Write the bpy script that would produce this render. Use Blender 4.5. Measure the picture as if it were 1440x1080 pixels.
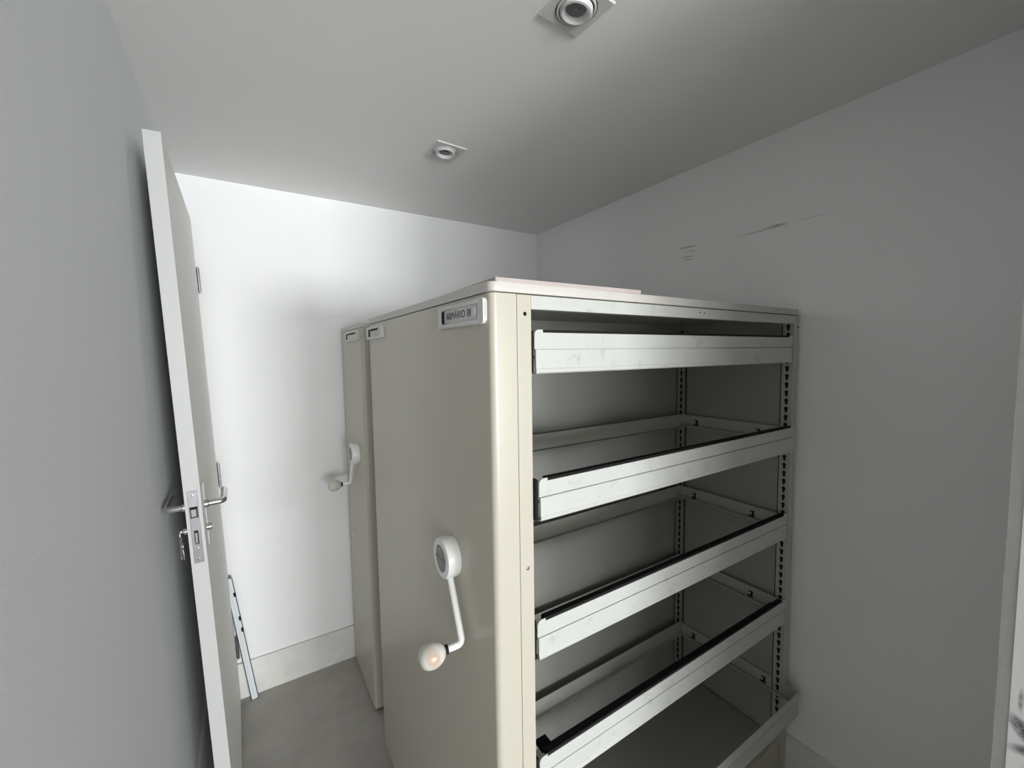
import bpy, bmesh, math, random
from mathutils import Vector, Matrix, Euler
random.seed(4)
C = bpy.context.scene.collection
for o in list(bpy.data.objects):
    bpy.data.objects.remove(o)
PI = math.pi
EYE = 1.55                                   # camera height, floor = 0

# ------------------------------------------------------------------ camera, world, light, exposure
yaw, pit, rol = math.radians(32.35), math.radians(3.97), math.radians(-0.85)
F = Vector((math.sin(yaw)*math.cos(pit), math.cos(yaw)*math.cos(pit), -math.sin(pit)))
R0 = Vector((math.cos(yaw), -math.sin(yaw), 0)); U0 = R0.cross(F)
Rr = R0*math.cos(rol) + U0*math.sin(rol); Ur = -R0*math.sin(rol) + U0*math.cos(rol)
cd = bpy.data.cameras.new('camera'); cam = bpy.data.objects.new('camera', cd); C.objects.link(cam)
cd.sensor_fit = 'HORIZONTAL'; cd.sensor_width = 36.0; cd.lens = 589.29/1440*36
cd.clip_start = 0.02
cam.matrix_world = Matrix(((Rr.x, Ur.x, -F.x, 0), (Rr.y, Ur.y, -F.y, 0), (Rr.z, Ur.z, -F.z, EYE), (0, 0, 0, 1)))
bpy.context.scene.camera = cam

w = bpy.data.worlds.new('world'); bpy.context.scene.world = w; w.use_nodes = True
w.node_tree.nodes['Background'].inputs[0].default_value = (.75, .85, 1, 1)
w.node_tree.nodes['Background'].inputs[1].default_value = 0.6

def area(name, loc, rot, sx, sy, power, col):
    l = bpy.data.lights.new(name, 'AREA'); l.shape = 'RECTANGLE'; l.size = sx; l.size_y = sy
    l.energy = power; l.color = col
    o = bpy.data.objects.new(name, l); C.objects.link(o); o.location = loc; o.rotation_euler = rot
    return o
# daylight through the three panes of the window wall at the far end of the hall behind the camera (y = -8)
area('window_daylight', (2.0, -7.93, .75), (PI/2, 0, 0), 1.9, 1.3, 560, (.97, .99, 1.0))
area('window_daylight', (0.0, -7.93, 1.45), (PI/2, 0, 0), 1.9, 1.1, 190, (.97, .99, 1.0))
area('window_daylight', (-2.0, -7.93, .75), (PI/2, 0, 0), 1.9, 1.3, 130, (.97, .99, 1.0))

vs = bpy.context.scene.view_settings
vs.view_transform = 'Standard'; vs.look = 'None'; vs.exposure = 0.0; vs.gamma = 1.0; vs.use_curve_mapping = False

# ------------------------------------------------------------------ materials
def mat(name, col, rough=.5, metal=0, bump=0, bscale=60, var=0, vscale=3, spec=None, smudge=None):
    m = bpy.data.materials.new(name); m.use_nodes = True
    nt = m.node_tree; N = nt.nodes; L = nt.links; b = N['Principled BSDF']
    b.inputs['Base Color'].default_value = (*col, 1); b.inputs['Roughness'].default_value = rough
    b.inputs['Metallic'].default_value = metal
    if spec is not None: b.inputs['Specular IOR Level'].default_value = spec
    tc = N.new('ShaderNodeTexCoord')
    src = None
    if var:
        n = N.new('ShaderNodeTexNoise'); n.inputs['Scale'].default_value = vscale; n.inputs['Detail'].default_value = 6
        n.inputs['Roughness'].default_value = .6
        L.new(tc.outputs['Object'], n.inputs['Vector'])
        r = N.new('ShaderNodeValToRGB')
        r.color_ramp.elements[0].position = .3; r.color_ramp.elements[1].position = .7
        r.color_ramp.elements[0].color = (*[c*(1-var) for c in col], 1)
        r.color_ramp.elements[1].color = (*[min(1, c*(1+var)) for c in col], 1)
        L.new(n.outputs['Fac'], r.inputs['Fac']); src = r.outputs['Color']
    if smudge:
        n2 = N.new('ShaderNodeTexNoise'); n2.inputs['Scale'].default_value = smudge[1]; n2.inputs['Detail'].default_value = 8
        n2.inputs['Roughness'].default_value = .7
        L.new(tc.outputs['Object'], n2.inputs['Vector'])
        r2 = N.new('ShaderNodeValToRGB')
        r2.color_ramp.elements[0].position = smudge[2]; r2.color_ramp.elements[1].position = smudge[2]+.12
        r2.color_ramp.elements[0].color = (0, 0, 0, 1); r2.color_ramp.elements[1].color = (1, 1, 1, 1)
        L.new(n2.outputs['Fac'], r2.inputs['Fac'])
        mx = N.new('ShaderNodeMix'); mx.data_type = 'RGBA'
        L.new(r2.outputs['Color'], mx.inputs['Factor'])
        if src: L.new(src, mx.inputs['A'])
        else: mx.inputs['A'].default_value = (*col, 1)
        mx.inputs['B'].default_value = (*smudge[0], 1)
        src = mx.outputs['Result']
    if src: L.new(src, b.inputs['Base Color'])
    if bump:
        n = N.new('ShaderNodeTexNoise'); n.inputs['Scale'].default_value = bscale; n.inputs['Detail'].default_value = 4
        L.new(tc.outputs['Object'], n.inputs['Vector'])
        bp = N.new('ShaderNodeBump'); bp.inputs['Strength'].default_value = bump; bp.inputs['Distance'].default_value = .002
        L.new(n.outputs['Fac'], bp.inputs['Height']); L.new(bp.outputs['Normal'], b.inputs['Normal'])
    return m

M = {}
M['wall'] = mat('wall_paint', (.83, .835, .835), .75, bump=.25, bscale=90, var=.015, vscale=2)
M['ceiling'] = mat('ceiling_paint', (.84, .84, .825), .85, bump=.15, bscale=70)
M['floor'] = mat('cement_floor', (.42, .40, .37), .55, bump=.1, bscale=40, var=.14, vscale=5)
M['base'] = mat('cement_baseboard', (.70, .69, .66), .5, var=.10, vscale=9, bump=.1)
M['inner'] = mat('shaded_inner_enamel', (.30, .30, .275), .4, bump=.04, bscale=160)  # cabinet enamel greyed and darkened: interior shade put into the colour
M['wall_left'] = mat('wall_paint_left_dimmed', (.66, .675, .695), .75, bump=.25, bscale=90, var=.015, vscale=2)  # same wall paint, dimmed and cooled in colour for its weaker light
M['cream'] = mat('cream_enamel', (.485, .46, .388), .32, bump=.04, bscale=160)
M['white'] = mat('white_enamel', (.505, .515, .49), .35, bump=.04, bscale=160, smudge=((.40, .40, .39), 30, .575))
M['slab'] = mat('cream_top_enamel', (.53, .51, .475), .4, bump=.05, bscale=120, var=.03, vscale=20)
M['board'] = mat('pinkish_board', (.44, .385, .37), .6, var=.06, vscale=30)
M['black'] = mat('black_plastic', (.006, .006, .007), .7, spec=.2)
M['frame'] = mat('shaded_frame_enamel', (.40, .40, .365), .4, bump=.04, bscale=160)  # darker rail enamel, shade of the cabinet inside painted into it
M['hole'] = mat('dark_hole', (.004, .004, .004), .9)
M['chrome'] = mat('chrome', (.62, .62, .62), .18, metal=1)
M['steel'] = mat('brushed_steel', (.27, .27, .28), .35, metal=1, var=.1, vscale=60)
M['door'] = mat('door_paint', (.74, .735, .70), .5, bump=.06, bscale=50)
M['dooredge'] = mat('door_edge_toned', (.51, .515, .51), .5, smudge=((.38, .38, .36), 14, .67), bump=.08, bscale=60)  # darker than the leaf: colour tones down strong light on the edge
M['holder'] = mat('grey_white_plastic', (.60, .60, .575), .4)
M['grey'] = mat('grey_plastic', (.26, .27, .27), .45, var=.15, vscale=70)
M['hall'] = mat('hall_paint', (.40, .39, .37), .8)
M['crank'] = mat('white_crank_paint', (.80, .80, .77), .35)
M['card'] = mat('paper_card', (.62, .62, .61), .8)
M['ink'] = mat('black_ink', (.015, .015, .015), .8)
M['knob'] = mat('worn_ivory_knob', (.60, .585, .54), .3)
M['alu'] = mat('painted_aluminium', (.66, .69, .71), .4)
M['fitting'] = mat('lamp_fitting_paint', (.62, .62, .61), .5)
M['lens'] = mat('lamp_lens', (.20, .21, .22), .15, spec=.8)
M['jamb'] = mat('white_jamb_paint', (.80, .81, .82), .5)
M['plaster'] = mat('plaster_edge', (.40, .395, .38), .8, bump=.5, bscale=80)
M['brass'] = mat('key_metal', (.50, .46, .38), .3, metal=1)

def marks(m, spots, dark, warp=0):
    """paint stains of their own shape: elongated spots (object coords): (axis_a, axis_b, ca, cb, half length, half width, angle, strength)"""
    nt = m.node_tree; N = nt.nodes; L = nt.links; b = N['Principled BSDF']
    def mth(op, a, bb=None, c=None):
        n = N.new('ShaderNodeMath'); n.operation = op
        for i, v in enumerate((a, bb, c)):
            if v is None: continue
            if isinstance(v, (int, float)): n.inputs[i].default_value = v
            else: L.new(v, n.inputs[i])
        return n.outputs[0]
    tc = N.new('ShaderNodeTexCoord'); sp = N.new('ShaderNodeSeparateXYZ'); L.new(tc.outputs['Object'], sp.inputs[0])
    nz = N.new('ShaderNodeTexNoise'); nz.inputs['Scale'].default_value = 120; nz.inputs['Detail'].default_value = 5
    L.new(tc.outputs['Object'], nz.inputs['Vector'])
    tot = None
    for (A, B, ca, cb, hl, hw, ang, st) in spots:
        a = mth('SUBTRACT', sp.outputs[A], ca); c = mth('SUBTRACT', sp.outputs[B], cb)
        ca_, sa_ = math.cos(ang), math.sin(ang)
        u = mth('ADD', mth('MULTIPLY', a, ca_), mth('MULTIPLY', c, sa_))
        v = mth('SUBTRACT', mth('MULTIPLY', c, ca_), mth('MULTIPLY', a, sa_))
        u = mth('DIVIDE', u, hl); v = mth('DIVIDE', v, hw)
        d = mth('ADD', mth('MULTIPLY', u, u), mth('MULTIPLY', v, v))
        g = mth('MULTIPLY', mth('MAXIMUM', mth('SUBTRACT', 1.0, d), 0.0), st)
        tot = g if tot is None else mth('MAXIMUM', tot, g)
    tot = mth('MULTIPLY', tot, mth('MINIMUM', mth('MULTIPLY', nz.outputs['Fac'], 2.2), 1.3))
    tot = mth('MINIMUM', tot, 1.0)
    mx = N.new('ShaderNodeMix'); mx.data_type = 'RGBA'; L.new(tot, mx.inputs['Factor'])
    lk = b.inputs['Base Color'].links
    if lk: L.new(lk[0].from_socket, mx.inputs['A'])
    else: mx.inputs['A'].default_value = b.inputs['Base Color'].default_value
    mx.inputs['B'].default_value = (*dark, 1)
    L.new(mx.outputs['Result'], b.inputs['Base Color'])

# ------------------------------------------------------------------ mesh helpers
def box(bm, x0, x1, y0, y1, z0, z1, bev=0, seg=2):
    vs_ = [bm.verts.new((x, y, z)) for x in (x0, x1) for y in (y0, y1) for z in (z0, z1)]
    fs = [(0, 1, 3, 2), (4, 6, 7, 5), (0, 4, 5, 1), (2, 3, 7, 6), (0, 2, 6, 4), (1, 5, 7, 3)]
    faces = [bm.faces.new([vs_[i] for i in f]) for f in fs]
    if bev:
        ed = list({e for f in faces for e in f.edges})
        bmesh.ops.bevel(bm, geom=ed, offset=bev, segments=seg, affect='EDGES', profile=.5)
def prism(bm, pts, axis, a0, a1):
    """polygon pts in the plane normal to axis, extruded from a0 to a1"""
    def mk(p, a):
        return {'x': (a, p[0], p[1]), 'y': (p[0], a, p[1]), 'z': (p[0], p[1], a)}[axis]
    A = [bm.verts.new(mk(p, a0)) for p in pts]; B = [bm.verts.new(mk(p, a1)) for p in pts]
    n = len(pts)
    bm.faces.new(A[::-1]); bm.faces.new(B)
    for i in range(n):
        bm.faces.new((A[i], A[(i+1) % n], B[(i+1) % n], B[i]))
def tube(bm, path, r, seg=16, caps=True):
    P = [Vector(p) for p in path]; rings = []
    up = Vector((0.123, .2, 1)).normalized()
    T0 = (P[1]-P[0]).normalized(); n = T0.orthogonal().normalized()
    for i, p in enumerate(P):
        T = ((P[min(i+1, len(P)-1)]-P[max(i-1, 0)])).normalized()
        n = (n - T*n.dot(T)).normalized(); b = T.cross(n)
        rr = r[i] if isinstance(r, (list, tuple)) else r
        rings.append([bm.verts.new(p + (n*math.cos(2*PI*k/seg) + b*math.sin(2*PI*k/seg))*rr) for k in range(seg)])
    for i in range(len(rings)-1):
        for k in range(seg):
            bm.faces.new((rings[i][k], rings[i][(k+1) % seg], rings[i+1][(k+1) % seg], rings[i+1][k]))
    if caps:
        bm.faces.new(rings[0][::-1]); bm.faces.new(rings[-1])
def lathe(bm, prof, seg=32, M4=None):
    """prof = [(r, h)] about local z, transformed by M4"""
    M4 = M4 or Matrix.Identity(4)
    rings = []
    for r, h in prof:
        if r < 1e-6: rings.append([bm.verts.new(M4 @ Vector((0, 0, h)))])
        else: rings.append([bm.verts.new(M4 @ Vector((r*math.cos(2*PI*k/seg), r*math.sin(2*PI*k/seg), h))) for k in range(seg)])
    for a, b in zip(rings, rings[1:]):
        for k in range(seg):
            k2 = (k+1) % seg
            if len(a) == 1 and len(b) == 1: continue
            if len(a) == 1: bm.faces.new((a[0], b[k], b[k2]))
            elif len(b) == 1: bm.faces.new((a[k], b[0], a[k2]))
            else: bm.faces.new((a[k], b[k], b[k2], a[k2]))
def fillet(a, b, c, r, n=6):
    """points rounding the corner b between a and c (3D)"""
    a, b, c = Vector(a), Vector(b), Vector(c)
    p = b + (a-b).normalized()*r; q = b + (c-b).normalized()*r
    return [p*(1-t)**2 + b*2*t*(1-t) + q*t*t for t in [i/n for i in range(n+1)]]
def obj(name, bm, m, parent=None, smooth=False, **props):
    bmesh.ops.recalc_face_normals(bm, faces=bm.faces[:])
    me = bpy.data.meshes.new(name); bm.to_mesh(me); bm.free()
    if smooth:
        for p in me.polygons: p.use_smooth = True
    ms = m if isinstance(m, (list, tuple)) else [m]
    for x in ms: me.materials.append(x)
    o = bpy.data.objects.new(name, me); C.objects.link(o)
    if parent: o.parent = parent
    for k, v in props.items(): o[k] = v
    if smooth:
        md = o.modifiers.new('wn', 'EDGE_SPLIT'); md.split_angle = math.radians(35)
    return o
def thing(name, label, cat, loc=(0, 0, 0), group=None):
    o = bpy.data.objects.new(name, None); C.objects.link(o); o.location = loc; o.empty_display_size = .1
    o['label'] = label; o['category'] = cat
    if group: o['group'] = group
    return o
def NB(): return bmesh.new()
def B(*a, **k):
    bm = NB(); box(bm, *a, **k); return bm

# ------------------------------------------------------------------ room shell
XL, XR, YB, CEIL = -.212, 1.603, 2.212, EYE+.759
JX = .93                                      # right jamb of the doorway the camera stands in
def st(name, bm, m, label, cat, parent=None):
    return obj(name, bm, m, parent, kind='structure', label=label, category=cat)
wr = M['wall'].copy(); M['wall_right'] = wr
Z = EYE
marks(wr, [(1, 2, 1.125, Z+.444, .055, .0045, .03, .8), (1, 2, 1.112, Z+.425, .040, .003, .08, .5),
           (1, 2, 1.125, Z+.404, .035, .003, .04, .7), (1, 2, 1.12, Z+.392, .030, .0022, .05, .75),
           (1, 2, .835, Z+.436, .10, .003, .0, .55), (1, 2, .775, Z+.4405, .048, .0065, .02, .7),
           (1, 2, .665, Z+.439, .05, .0028, .0, .3),
           (1, 2, 1.06, Z+.398, .05, .0022, .03, .12)], (.32, .32, .31))
st('floor', B(-3.3, 3.4, -8.1, YB+.12, -.12, 0), M['floor'], 'grey cement floor', 'floor')
st('ceiling', B(XL-.12, XR+.12, -.05, YB+.12, CEIL, CEIL+.12), M['ceiling'], 'pale grey painted ceiling', 'ceiling')
st('wall_back', B(XL-.12, XR+.12, YB, YB+.12, 0, CEIL), M['wall'], 'white painted back wall behind the door and the cabinets', 'wall')
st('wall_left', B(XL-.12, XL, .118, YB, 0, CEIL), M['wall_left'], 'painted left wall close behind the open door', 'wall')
st('wall_right', B(XR, XR+.12, .118, YB, 0, CEIL), wr, 'right wall with dark scuff marks', 'wall')
bm = NB(); box(bm, JX+.02, 3.3, -.05, .118, 0, CEIL); box(bm, -3.2, -.20, -.05, .118, 0, CEIL)
st('wall_front', bm, M['wall'], 'front wall around the doorway the view is taken from', 'wall')
# baseboards
BB = .168
st('baseboard_back', B(XL, XR, YB-.012, YB, 0, BB, bev=.0015), M['base'], 'grey cement baseboard of the back wall', 'baseboard')
st('baseboard_left', B(XL, XL+.012, .118, YB-.012, 0, BB, bev=.0015), M['base'], 'grey cement baseboard behind the door', 'baseboard')
st('baseboard_right', B(XR-.012, XR, .118, YB-.012, 0, .158, bev=.0015), M['base'], 'grey cement baseboard of the right wall', 'baseboard')
# doorway lining: white jamb and rough plaster edge
marks(M['jamb'], [(1, 2, .088, Z-.56, .030, .012, .9, .9), (1, 2, .080, Z-.585, .03, .010, -.3, .8),
                  (1, 2, .095, Z-.545, .010, .004, .3, .7), (1, 2, .084, Z-.64, .012, .05, .2, .6),
                  (1, 2, .094, Z-.515, .003, .022, 0, .6)], (.10, .10, .12))
st('trim_1', B(JX, JX+.02, -.05, .104, 0, CEIL), M['jamb'], 'white door jamb with dark scuffs at the right edge of the view', 'door jamb')
bm = NB()
n = 60
for i in range(n):
    z0 = CEIL*i/n; z1 = CEIL*(i+1)/n
    a0 = .0007*math.sin(i*.9)+.0003*math.sin(i*2.3)
    box(bm, JX+.001+a0*.4, JX+.02, .104, .1182+a0*.5, z0, z1)
st('trim_2', bm, M['plaster'], 'rough plaster edge beside the white door jamb', 'plaster edge')
st('trim_3', B(-.20, -.185, -.05, .118, 0, CEIL), M['jamb'], 'white door jamb on the left of the doorway', 'door jamb')
# the hall behind the camera
HX0, HX1, HY = -3.2, 3.3, -8.0
bm = NB()
box(bm, HX0-.1, HX0, HY, -.05, 0, CEIL+.1); box(bm, HX1, HX1+.1, HY, -.05, 0, CEIL+.1)
box(bm, HX0, HX1, HY-.1, HY, 2.2, CEIL+.1)
st('wall_hall', bm, M['hall'], 'walls of the hall behind the doorway', 'wall')
st('ceiling_hall', B(HX0, HX1, HY, -.05, CEIL, CEIL+.1), M['hall'], 'ceiling of the hall behind the doorway', 'ceiling')
bm = NB()
for x in (HX0, -1.05, .98, HX1-.06): box(bm, x, x+.06, HY-.06, HY, 0, 2.2)
box(bm, HX0, HX1, HY-.06, HY, 0, .08); box(bm, HX0, HX1, HY-.06, HY, 2.12, 2.2)
st('window_1', bm, M['jamb'], 'window wall at the far end of the hall', 'window')

# ------------------------------------------------------------------ door
DW, DT, DH = .812, .035, 2.10
door = bpy.data.objects.new('door_1', None); C.objects.link(door)
door['kind'] = 'structure'; door['label'] = 'open white flush door standing ajar along the left wall'; door['category'] = 'door'
a_, b_, c_ = [math.radians(v) for v in (.885, -1.80, 1.0)]
DM = Matrix.Translation((-.0945, 2.196, .018)) @ Matrix.Rotation(a_, 4, 'Z') @ Matrix.Rotation(b_, 4, 'Y') @ Matrix.Rotation(c_, 4, 'X')
door.matrix_world = DM
obj('door_leaf', B(-DT, 0, -DW+.002, 0, 0, DH, bev=.001), M['door'], door)
obj('edge_band', B(-DT-.0003, .0003, -DW, -DW+.003, -.0003, DH+.0003), M['dooredge'], door, label='narrow front edge of the door')
# lock: local z of the plate
z0, z1 = 1.007, 1.203
bm = NB(); box(bm, -DT/2-.0105, -DT/2+.0105, -DW-.0018, -DW+.001, z0, z1, bev=.0006)
lp = obj('lock_plate', bm, M['steel'], door)
obj('latch_bolt', B(-DT/2-.0065, -DT/2+.0065, -DW-.010, -DW, 1.135, 1.157, bev=.002), M['chrome'], lp)
obj('latch_slot', B(-DT/2-.0085, -DT/2+.0085, -DW-.0022, -DW, 1.131, 1.161), M['hole'], lp)
obj('dead_bolt', B(-DT/2-.0030, -DT/2+.0030, -DW-.006, -DW, 1.062, 1.092, bev=.001), M['chrome'], lp)
obj('bolt_slot', B(-DT/2-.0045, -DT/2+.0045, -DW-.0022, -DW, 1.059, 1.096), M['hole'], lp)
for zz in (1.192, 1.048, 1.018):
    bm = NB(); lathe(bm, [(0, .003), (.0028, .0026), (.0036, 0)], 14, Matrix.Translation((-DT/2, -DW, zz)) @ Matrix.Rotation(PI/2, 4, 'X'))
    obj('screw', bm, M['chrome'], lp, smooth=True)
for sd in (1, -1):
    xf = 0 if sd > 0 else -DT
    esc = obj('escutcheon', B(min(xf, xf+sd*.0035), max(xf, xf+sd*.0035), -DW+.034, -DW+.072, 1.03, 1.205, bev=.0012), M['chrome'], door)
    bm = NB(); hy = -DW+.052; hz = 1.148
    p = [(xf+sd*.003, hy, hz), (xf+sd*.012, hy, hz)]
    p2 = fillet((xf+sd*.012, hy, hz), (xf+sd*.046, hy, hz), (xf+sd*.046, hy+.115, hz), .012, 8)
    tube(bm, p+p2+[(xf+sd*.046, hy+.105, hz), (xf+sd*.044, hy+.115, hz)], .0085, 18)
    lathe(bm, [(.0, 0), (.012, 0), (.012, .007), (.0095, .009), (0, .009)], 20, Matrix.Translation((xf+sd*.0035, hy, hz)) @ Matrix.Rotation(sd*PI/2, 4, 'Y'))
    obj('door_handle', bm, M['chrome'], door, smooth=True)
    bm = NB()
    T = Matrix.Translation((xf+sd*.0035, hy, 1.082)) @ Matrix.Rotation(sd*PI/2, 4, 'Y')
    lathe(bm, [(0, 0), (.0095, 0), (.0095, .010), (.008, .0115), (0, .0115)], 20, T)
    obj('lock_cylinder', bm, M['chrome'], door, smooth=True)
for zz in (1.812, .985, .185):
    bm = NB()
    for k in range(3):
        tube(bm, [(.006, .003, zz+k*.032), (.006, .003, zz+k*.032+.030)], .0062, 12)
    tube(bm, [(.006, .003, zz-.006), (.006, .003, zz+.100)], .0035, 10)
    box(bm, -.024, .001, .0001, .0022, zz, zz+.094)
    box(bm, .0065, .012, -.001, .006, zz+.002, zz+.092)
    obj('hinge', bm, M['steel'], door, smooth=True)

# key bunch hanging in the wall-side lock cylinder
kb = thing('key_bunch', 'small bunch of keys hanging from the lock behind the open door', 'keys')
kb.matrix_world = DM @ Matrix.Translation((-DT-.016, -DW+.052, 1.082))
bm = NB(); box(bm, -.006, .006, -.001, .001, -.003, .003)
prism(bm, [(.010*math.cos(t*PI/8), .012*math.sin(t*PI/8)-.008) for t in range(16)], 'x', -.007, -.005)
obj('key', bm, M['brass'], kb)
bm = NB(); tube(bm, [(-.006+.0*math.cos(t), .011*math.sin(t*PI/10), -.024+.011*math.cos(t*PI/10)) for t in range(21)], .0012, 8)
obj('key_ring', bm, M['chrome'], kb, smooth=True)
for k, (dy, an) in enumerate(((-.006, .25), (.006, -.3))):
    bm = NB()
    prism(bm, [(.010*math.cos(t*PI/8), .011*math.sin(t*PI/8)-.010) for t in range(16)], 'x', -.001, .001)
    prism(bm, [(-.0035, -.018), (.0035, -.018), (.0035, -.046), (.001, -.050), (-.0035, -.047), (-.0015, -.040), (-.0035, -.034)], 'x', -.001, .001)
    o = obj('key', bm, M['brass'] if k else M['chrome'], kb)
    o.location = (-.006, dy, -.030); o.rotation_euler = (an, 0, .3)

# leaning aluminium angle between door and back wall
ap = thing('metal_angle', 'short white metal angle profile leaning against the open door by the baseboard', 'metal profile', (-.040, 2.168, 0))
H = Vector((-.072, .0, .585)); ln = H.length
bm = NB(); box(bm, -.014, .014, 0, .0025, 0, ln); box(bm, .0115, .014, .0, .016, 0, ln); box(bm, -.014, -.0115, .0, .012, 0, ln)
an = obj('channel', bm, M['alu'], ap)
bm = NB(); box(bm, -.0015, .0015, -.004, .0005, .0, ln-.02)
rb = obj('rib', bm, M['alu'], ap)
sl = []
for zz in (.33, .385, .50):
    bm = NB(); box(bm, .0142, .0148, .005, .010, zz, zz+.022); box(bm, .006, .012, -.0006, 0, zz+.002, zz+.022)
    sl.append(obj('slot', bm, M['hole'], ap))
ap.rotation_euler = (0, math.atan2(H.x, H.z), 0)
ap.location = (-.040, 2.168, .003)

# ------------------------------------------------------------------ cabinets
def Zc(z): return EYE+z
def rounded_rect(x0, x1, y0, y1, r, n=6):
    P = []
    for cx, cy, a in ((x1-r, y1-r, 0), (x0+r, y1-r, PI/2), (x0+r, y0+r, PI), (x1-r, y0+r, 1.5*PI)):
        for i in range(n+1):
            t = a+PI/2*i/n; P.append((cx+r*math.cos(t), cy+r*math.sin(t)))
    return P
def slab(x0, x1, y0, y1, z0, z1, r):
    bm = NB(); prism(bm, rounded_rect(x0, x1, y0, y1, r), 'z', z0, z1)
    ed = [e for e in bm.edges if abs(e.verts[0].co.z-e.verts[1].co.z) < 1e-6]
    bmesh.ops.bevel(bm, geom=ed, offset=.003, segments=3, affect='EDGES', profile=.5)
    return bm

def label_holder(parent, xf, ya, yb, za, zb, text=None, cap='near'):
    """housing on the end face (faces -X) between y=ya (near) and yb (far)"""
    h = zb-za; cz = (za+zb)/2
    bm = NB(); D = .010
    w_ = .010
    # back plate + raised frame bars + solid rounded bumpers at the ends
    prism(bm, [(y, z) for y, z in rounded_rect(ya, yb, za, zb, .010)], 'x', xf-.005, xf)
    box(bm, xf-D, xf-.004, ya+.018, yb-.014, zb-w_, zb-.001, bev=.002)
    box(bm, xf-D, xf-.004, ya+.018, yb-.014, za+.001, za+w_, bev=.002)
    prism(bm, [(y, z) for y, z in rounded_rect(ya, ya+.024, za, zb, .009)], 'x', xf-D+.001, xf-.004)
    prism(bm, [(y, z) for y, z in rounded_rect(yb-.018, yb, za, zb, .008)], 'x', xf-D, xf-.004)
    ho = obj('label_holder', bm, M['holder'], parent, smooth=True)
    if text:
        bm = NB()
        # bowed paper card
        n = 12; ys = [ya+.030+(yb-.026-ya-.030)*i/n for i in range(n+1)]
        for i in range(n):
            b0 = .003*math.sin(PI*i/n); b1 = .003*math.sin(PI*(i+1)/n)
            vs_ = [bm.verts.new(q) for q in ((xf-.0065-b0, ys[i], za+w_-.001), (xf-.0065-b1, ys[i+1], za+w_-.001), (xf-.0065-b1, ys[i+1], zb-w_+.001), (xf-.0065-b0, ys[i], zb-w_+.001))]
            bm.faces.new(vs_)
        bmesh.ops.remove_doubles(bm, verts=bm.verts[:], dist=1e-5)
        cardo = obj('label_card', bm, M['card'], ho, smooth=True); 
        md = cardo.modifiers.new('t', 'SOLIDIFY'); md.thickness = .0004
        bm = NB(); box(bm, xf-.009, xf-.0055, yb-.030, yb-.019, za+w_+.002, zb-w_-.002)
        obj('card_slot', bm, M['hole'], ho)
        fc = bpy.data.curves.new('lettering', 'FONT'); fc.body = text; fc.size = .0255; fc.align_x = 'CENTER'; fc.align_y = 'CENTER'
        fc.extrude = .0002; fc.offset = .0; fc.space_character = 1.08
        to = bpy.data.objects.new('tmp', fc); C.objects.link(to)
        bpy.context.view_layer.update()
        me = bpy.data.meshes.new_from_object(to.evaluated_get(bpy.context.evaluated_depsgraph_get()))
        bpy.data.objects.remove(to)
        xs = [v.co.x for v in me.vertices]; wd = max(xs)-min(xs); sc = .118/wd
        lo = bpy.data.objects.new('lettering', me); C.objects.link(lo); lo.parent = ho
        me.materials.clear(); me.materials.append(M['ink'])
        for v in me.vertices:
            t = (v.co.x*sc + (yb-ya)/2)/(yb-ya)
            v.co = Vector((xf-.0070-.0030*math.sin(PI*min(1, max(0, t)))-v.co.z, (ya+yb)/2+.002-v.co.x*sc, cz-.0005+v.co.y*sc*1.05))
        lo['label'] = 'black capital lettering'
    else:
        bm = NB(); box(bm, xf-.0065, xf-.005, ya+.026, yb-.042, za+w_, zb-w_); obj('label_card', bm, M['card'], ho)
        bm = NB(); box(bm, xf-.007, xf-.005, yb-.042, yb-.018, za+w_, zb-w_)
        box(bm, xf-.0075, xf-.0065, ya+.05, yb-.05, zb-w_-.006, zb-w_)
        obj('card_slot', bm, M['hole'], ho)
    return ho

def crank(parent, xf, cy, cz, ey, ez, patch):
    hubm = NB()
    T = Matrix.Translation((xf, cy, cz)) @ Matrix.Rotation(-PI/2, 4, 'Y')
    lathe(hubm, [(0, 0), (.0455, 0), (.047, .003), (.047, .027), (.0445, .031), (.037, .0325), (.031, .0327), (.031, .029), (0, .031)], 48, T)
    hb = obj('crank_hub', hubm, M['crank'], parent, smooth=True)
    bm = NB(); lathe(bm, [(0, .029), (.030, .029), (.030, .031), (.027, .032), (0, .032)], 36, T)
    obj('hub_cap', bm, M['grey'], hb, smooth=True)
    bm = NB()
    box(bm, xf-.0335, xf-.0315, cy-.001, cy+.001, cz-.027, cz+.027); box(bm, xf-.0335, xf-.0315, cy-.027, cy+.027, cz-.001, cz+.001)
    obj('cap_rib', bm, M['grey'], hb)
    d = Vector((0, ey-cy, ez-cz)).normalized()
    s = Vector((xf-.018, cy, cz))+d*.043
    e = Vector((xf-.020, ey, ez)); k = Vector((xf-.088, ey+.004, ez-.002))
    bm = NB()
    tube(bm, [s]+fillet(s, e, k, .014, 8)+[e+(k-e)*.72], .0075, 18)
    obj('crank_arm', bm, M['crank'], hb, smooth=True)
    bm = NB(); dirk = (k-e).normalized()
    tube(bm, [e+(k-e)*.50, e+(k-e)*.60], .0098, 18)
    obj('knob_collar', bm, M['black'], hb, smooth=True)
    bm = NB()
    Tk = Matrix.Translation(k) @ dirk.to_track_quat('Z', 'Y').to_matrix().to_4x4()
    pr = [(0, -.029)]+[(.0262*math.sin(t)**.9*(1-.10*math.cos(t)), -.029*math.cos(t)) for t in [PI*i/20 for i in range(1, 20)]]+[(0, .029)]
    pr[1:3] = [(.010, -.0275), (.014, -.0255)]
    lathe(bm, pr, 36, Tk)
    obj('crank_knob', bm, M['knob2'] if patch else M['knob'], hb, smooth=True)
    return hb
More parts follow.
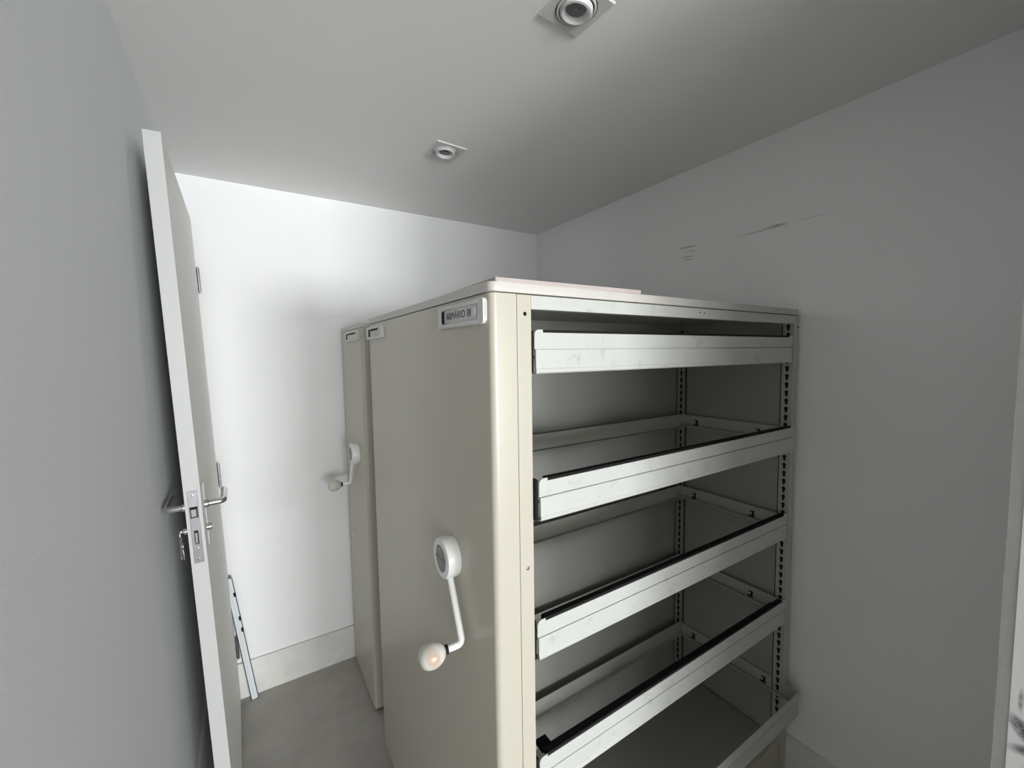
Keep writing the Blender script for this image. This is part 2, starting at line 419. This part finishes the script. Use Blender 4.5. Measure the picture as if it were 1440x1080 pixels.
# knob with its ivory worn off to bare wood at the front
M['knob2'] = M['knob'].copy()
marks(M['knob2'], [(0, 2, .297, Zc(-.624), .017, .021, .3, 1.2)], (.50, .36, .28))

CX0, CX1, CY0, CY1 = .39, 1.587, .685, 1.602
cab = thing('storage_cabinet', 'large cream metal mobile cabinet with crank handle, open front and pull-out frames', 'cabinet')
zt, zb_ = Zc(.1172), .03
def panel_outline(x0, x1, y0, y1, r):
    P = [(x1, y0)]
    P += [(x0+r-r*math.sin(t), y0+r-r*math.cos(t)) for t in [PI/2*i/8 for i in range(9)]]
    P += [(x0+r-r*math.cos(t), y1-r+r*math.sin(t)) for t in [PI/2*i/8 for i in range(9)]]
    P += [(x1, y1)]
    return P
bm = NB(); prism(bm, panel_outline(CX0, .4465, CY0, CY1, .013), 'z', zb_, zt)
obj('end_panel', bm, M['cream'], cab, smooth=True)
# left post: shallow C with a slot shadow to the panel
bm = NB(); box(bm, .4482, .4815, CY0+.0005, CY0+.036, zb_, zt, bev=.001)
obj('post', bm, M['cream'], cab)
bm = NB(); box(bm, 1.5565, CX1, CY0+.0005, CY0+.036, zb_, zt, bev=.001)
obj('post', bm, M['cream'], cab)
obj('perforated_strip', B(1.5560, 1.5565, CY0+.0015, CY0+.0355, zb_, zt), M['frame'], cab)
obj('end_panel', B(1.5650, CX1, CY0+.037, CY1, zb_, zt), M['cream'], cab)
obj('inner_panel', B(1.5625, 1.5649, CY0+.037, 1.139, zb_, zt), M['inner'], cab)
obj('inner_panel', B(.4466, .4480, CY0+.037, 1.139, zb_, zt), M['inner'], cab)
for ya_, xs_ in ((.7208, 1.5562), (1.0925, 1.5575), (1.1335, 1.5575)):
    obj('seam', B(xs_, 1.5624, ya_, ya_+.0026, .16, zt-.03), M['hole'], cab)
obj('seam', B(.4468, .4480, CY0+.002, CY0+.03, zb_, zt-.001), M['hole'], cab)
bm = NB(); box(bm, 1.5560, 1.5622, 1.0952, 1.133, .16, zt-.03, bev=.0006)
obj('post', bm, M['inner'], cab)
bm = NB(); box(bm, .4466, .4815, 1.095, 1.133, .16, zt-.03, bev=.0006)
obj('post', bm, M['cream'], cab)
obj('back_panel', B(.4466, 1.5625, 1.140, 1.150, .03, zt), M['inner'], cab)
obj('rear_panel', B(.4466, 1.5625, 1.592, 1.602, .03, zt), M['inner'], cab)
# header rail and roof sheet
bm = NB(); box(bm, .482, 1.5555, CY0+.001, CY0+.003, Zc(.090), zt-.0005); box(bm, .482, 1.5555, CY0+.003, CY0+.022, Zc(.090), Zc(.092))
obj('header_rail', bm, M['white'], cab)
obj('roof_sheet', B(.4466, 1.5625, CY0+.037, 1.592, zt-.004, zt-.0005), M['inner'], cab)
obj('top_panel', slab(CX0-.002, CX1+.003, CY0-.002, CY1+.002, Zc(.1195), Zc(.1385), .016), M['slab'], cab, smooth=True)
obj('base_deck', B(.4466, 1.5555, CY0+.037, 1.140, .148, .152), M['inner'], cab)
bm = NB(); box(bm, .482, 1.5555, CY0+.008, CY0+.010, .03, .152); box(bm, .482, 1.5555, CY0+.010, CY0+.036, .1495, .152)
obj('kick_panel', bm, M['cream'], cab)
for y in (.80, 1.45):
    obj('base_beam', B(.42, 1.55, y-.02, y+.02, .012, .03), M['steel'], cab)
    for x in (.50, 1.48):
        bm = NB(); tube(bm, [(x, y-.012, .0205), (x, y+.012, .0205)], .0205, 18)
        obj('wheel', bm, M['steel'], cab, smooth=True)
# screws on the posts and pinholes on the header
for x, z in ((.4665, .0800), (.4665, -.436), (.4665, -.95), (1.581, .079), (1.581, -.235), (1.581, -.72)):
    bm = NB(); lathe(bm, [(0, .0012), (.0018, .0008), (.0036, .0006), (.0042, 0)], 16, Matrix.Translation((x, CY0+.0005, Zc(z))) @ Matrix.Rotation(PI/2, 4, 'X'))
    obj('screw', bm, M['hole'] if z in (.08, .079) else M['steel'], cab, smooth=True)
for x in (.965, .985):
    bm = NB(); lathe(bm, [(0, .0003), (.0022, .0002), (.0024, 0)], 10, Matrix.Translation((x*1.07, CY0+.001, Zc(.106))) @ Matrix.Rotation(PI/2, 4, 'X'))
    obj('pinhole', bm, M['hole'], cab)
# keyhole slots in the right-hand posts
def keyholes(xs, yc, zs):
    bm = NB()
    for z in zs:
        P = []
        for i in range(9):
            t = -.6 + (PI+1.2)*i/8
            P.append((yc+.0062*math.cos(t), z+.0062*math.sin(t)))
        P += [(yc-.0028, z-.015), (yc+.0028, z-.015)]
        prism(bm, P, 'x', xs-.0004, xs+.0008)
    return bm
zs = [Zc(.083-.0254*1.1*i) for i in range(52)]
bm = keyholes(1.5560, .7035, [z for z in zs if z > .2])
obj('keyhole_slots', bm, M['hole'], cab, kind='stuff')
bm = keyholes(1.5560, 1.114, [z for z in zs if z > .2])
obj('keyhole_slots', bm, M['hole'], cab, kind='stuff')

# pull-out frames
def pull_frame(zl, pull, x1=1.5485, strip=True):
    x0 = .4885; y = CY0+.001-pull; zl = Zc(zl)
    bm = NB()
    # upper band: polygon in XZ with rounded ears
    r = .011; t = .006
    P = [(x0, zl-.037), ]
    P += [(x0+r-r*math.cos(a), zl-r+r*math.sin(a)) for a in [PI/2*i/6 for i in range(7)]]
    P += [(x0+.021, zl), (x0+.021, zl-t), (x1-.021, zl-t), (x1-.021, zl)]
    P += [(x1-r+r*math.sin(a), zl-r+r*math.cos(a)) for a in [PI/2*i/6 for i in range(7)]]
    P += [(x1, zl-.037)]
    prism(bm, P, 'y', y, y+.002)
    # lower profile, section (y, z) along X
    prism(bm, [(y, zl-.0362), (y+.0045, zl-.0368), (y+.0045, zl-.0392), (y+.0004, zl-.0402), (y+.0002, zl-.0775), (y-.0012, zl-.0805), (y-.0012, zl-.0865), (y+.002, zl-.089),
               (y+.018, zl-.089), (y+.018, zl-.0875), (y+.004, zl-.0872), (y+.0022, zl-.0800), (y+.0040, zl-.0765), (y+.0062, zl-.039), (y+.0062, zl-.0362), (y+.002, zl-.0352)],
          'x', x0+.0035, x1-.0035)
    fr = obj('pull_out_frame', bm, M['white'], cab)
    if strip:
        bm = NB(); box(bm, x0+.021, x1-.021, y+.0021, y+.017, zl-.010, zl-.0002, bev=.0008)
        obj('file_strip', bm, M['black'], fr)
    obj('slide_runner', B(.4817, .4884, y+.004, 1.00, zl-.086, zl-.002), M['black'], fr)
    yb = 1.106
    for s in (0, 1):
        xa, xb = (x0, x0+.0015) if s == 0 else (x1-.0015, x1)
        bm = NB(); box(bm, xa, xb, y+.0065, yb, zl-.058, zl-.010)
        xi, xo = (xb, xb+.014) if s == 0 else (xa-.014, xa)
        box(bm, xi, xo, y+.02, yb, zl-.058, zl-.0565); 
        xi2, xo2 = (xo-.0015, xo) if s == 0 else (xi, xi+.0015)
        box(bm, xi2, xo2, y+.02, yb, zl-.0565, zl-.0525)
        obj('side_rail', bm, M['frame'], fr)
        for yc in ((.805-pull, 1.04) if s else (.80-pull,)):
            bm = NB(); xc = xa-.0022 if s else xb
            box(bm, xc, xc+.0022, yc-.009, yc+.009, zl-.050, zl-.044); box(bm, xc, xc+.0022, yc-.007, yc-.001, zl-.044, zl-.032)
            box(bm, xc, xc+.0022, yc-.009, yc+.006, zl-.032, zl-.028)
            obj('clip', bm, M['black'], fr)
    bm = NB(); box(bm, x0+.0016, x1-.0016, yb-.0015, yb, zl-.063, zl-.010); box(bm, x0+.016, x1-.016, yb-.016, yb-.0016, zl-.063, zl-.0615)
    obj('back_rail', bm, M['frame'], fr)
    return fr, x0, y, zl
for zl, pull, x1 in ((.050, .001, 1.5485), (-.2515, .012, 1.5545), (-.557, .001, 1.5485), (-.862, .004, 1.5485), (-1.170, .052, 1.5585)):
    fr, x0, y, zz = pull_frame(zl, pull, x1, zl > -1)
    if abs(zl+.862) < .01:
        bm = NB(); box(bm, x0+.021, x0+.048, y+.0195, y+.046, zz-.016, zz-.004, bev=.001)
        for k in range(2): box(bm, x0+.021, x0+.044, y+.024+k*.010, y+.027+k*.010, zz-.004, zz-.001)
        box(bm, x0+.048, 1.50, y+.024, y+.028, zz-.018, zz-.010)
        obj('strip_end_block', bm, M['black'], fr)

label_holder(cab, CX0, .700, .916, Zc(.0600), Zc(.1105), text='ARMÁRIO III')
label_holder(cab, CX0, 1.405, 1.618-.02, Zc(.0620), Zc(.1080))
crank(cab, CX0, .885, Zc(-.467), .803, Zc(-.628), True)

# loose board on top of the cabinet
lb = thing('loose_board', 'thin pinkish board lying on top of the large cream cabinet', 'board', (.405, .692, Zc(.1388)))
bm = NB(); prism(bm, rounded_rect(0, .392, 0, .52, .004, 4), 'z', 0, .0085)
obj('sheet', bm, M['board'], lb)
lb.rotation_euler = (0, 0, -.03)

# second cabinet behind
cab2 = thing('storage_cabinet', 'narrow cream metal mobile cabinet standing behind against the back wall, closed sides', 'cabinet')
X0, Y0, Y1 = .402, 1.785, 2.192
zt2 = Zc(.1205)
bm = NB(); prism(bm, panel_outline(X0, X0+.05, Y0, Y1, .012), 'z', .018, zt2); obj('end_panel', bm, M['cream'], cab2, smooth=True)
obj('side_panel', B(X0+.05, 1.585, Y0+.004, Y0+.010, .03, zt2), M['cream'], cab2)
obj('back_panel', B(X0+.05, 1.585, Y1-.010, Y1-.004, .03, zt2), M['cream'], cab2)
obj('end_panel', B(1.575, 1.587, Y0+.011, Y1-.011, .03, zt2), M['cream'], cab2)
obj('top_panel', slab(X0-.002, 1.59, Y0-.002, Y1+.002, zt2+.001, zt2+.019, .014), M['slab'], cab2, smooth=True)
bm = NB(); box(bm, X0+.03, 1.56, Y0+.04, Y1-.04, 0, .03); obj('base_frame', bm, M['steel'], cab2)
label_holder(cab2, X0, 1.805, 2.060, Zc(.0700), Zc(.1150))
crank(cab2, X0, 1.925, Zc(-.425), 2.015, Zc(-.580), False)
bm = NB(); T = Matrix.Translation((X0, 2.085, Zc(-.855))) @ Matrix.Rotation(-PI/2, 4, 'Y')
lathe(bm, [(0, 0), (.0155, 0), (.0155, .003), (.012, .006), (.009, .0065), (.009, .004), (0, .004)], 24, T)
lk = obj('lock', bm, M['chrome'], cab2, smooth=True)
obj('lock_slot', B(X0-.0045, X0-.004, 2.084, 2.086, Zc(-.861), Zc(-.849)), M['hole'], lk)

# ------------------------------------------------------------------ downlights
def downlight(x, y, label, rz, tilt):
    t = thing('recessed_downlight', label, 'ceiling light', (x, y, CEIL), 'square recessed ceiling spotlights')
    t.rotation_euler = (0, 0, rz)
    h = .0595
    # square plate with a round opening
    bm = NB(); n = 48; ri = .0465
    ring, sq = [], []
    for i in range(n):
        a = 2*PI*i/n + PI/4; c, s = math.cos(a), math.sin(a); k = h/max(abs(c), abs(s))
        ring.append((ri*c, ri*s)); sq.append((k*c, k*s))
    top = -.0002; z_ = -.0045
    V = {}
    for nm, P, z in (('ri', ring, z_), ('rt', ring, top), ('so', [(p[0]*.965, p[1]*.965) for p in sq], z_), ('sb', sq, z_*.55), ('st', sq, top)):
        V[nm] = [bm.verts.new((p[0], p[1], z)) for p in P]
    for a_, b2 in (('rt', 'ri'), ('ri', 'so'), ('so', 'sb'), ('sb', 'st')):
        for i in range(n):
            j = (i+1) % n; bm.faces.new((V[a_][i], V[a_][j], V[b2][j], V[b2][i]))
    obj('frame', bm, M['fitting'], t)
    bm = NB(); lathe(bm, [(.0464, -.0006), (0, -.0006)], 40); obj('recess', bm, M['hole'], t)
    T = Matrix.Rotation(tilt[0], 4, 'X') @ Matrix.Rotation(tilt[1], 4, 'Y')
    bm = NB(); lathe(bm, [(.0435, -.0015), (.0440, -.0050), (.0425, -.0070), (.0395, -.0070), (.0385, -.0020)], 48); obj('outer_ring', bm, M['fitting'], t, smooth=True)
    bm = NB(); lathe(bm, [(.0368, -.002), (.0368, -.0085), (.0345, -.0125), (.0305, -.0135), (.0262, -.011), (.0225, -.005), (.0215, -.002)], 48, T); obj('gimbal_ring', bm, M['fitting'], t, smooth=True)
    bm = NB(); lathe(bm, [(.0218, -.0025), (.021, -.0045), (.015, -.0035), (.0085, -.0042), (.0075, -.0065), (.0, -.0078)], 36, T); obj('lamp_lens', bm, M['lens'], t, smooth=True)
downlight(.664, 1.488, 'square white recessed downlight farther off, over the rear of the cabinet', .06, (-.06, .05))
downlight(.652, .742, 'square white recessed downlight at the top edge of the view', .06, (.10, .10))
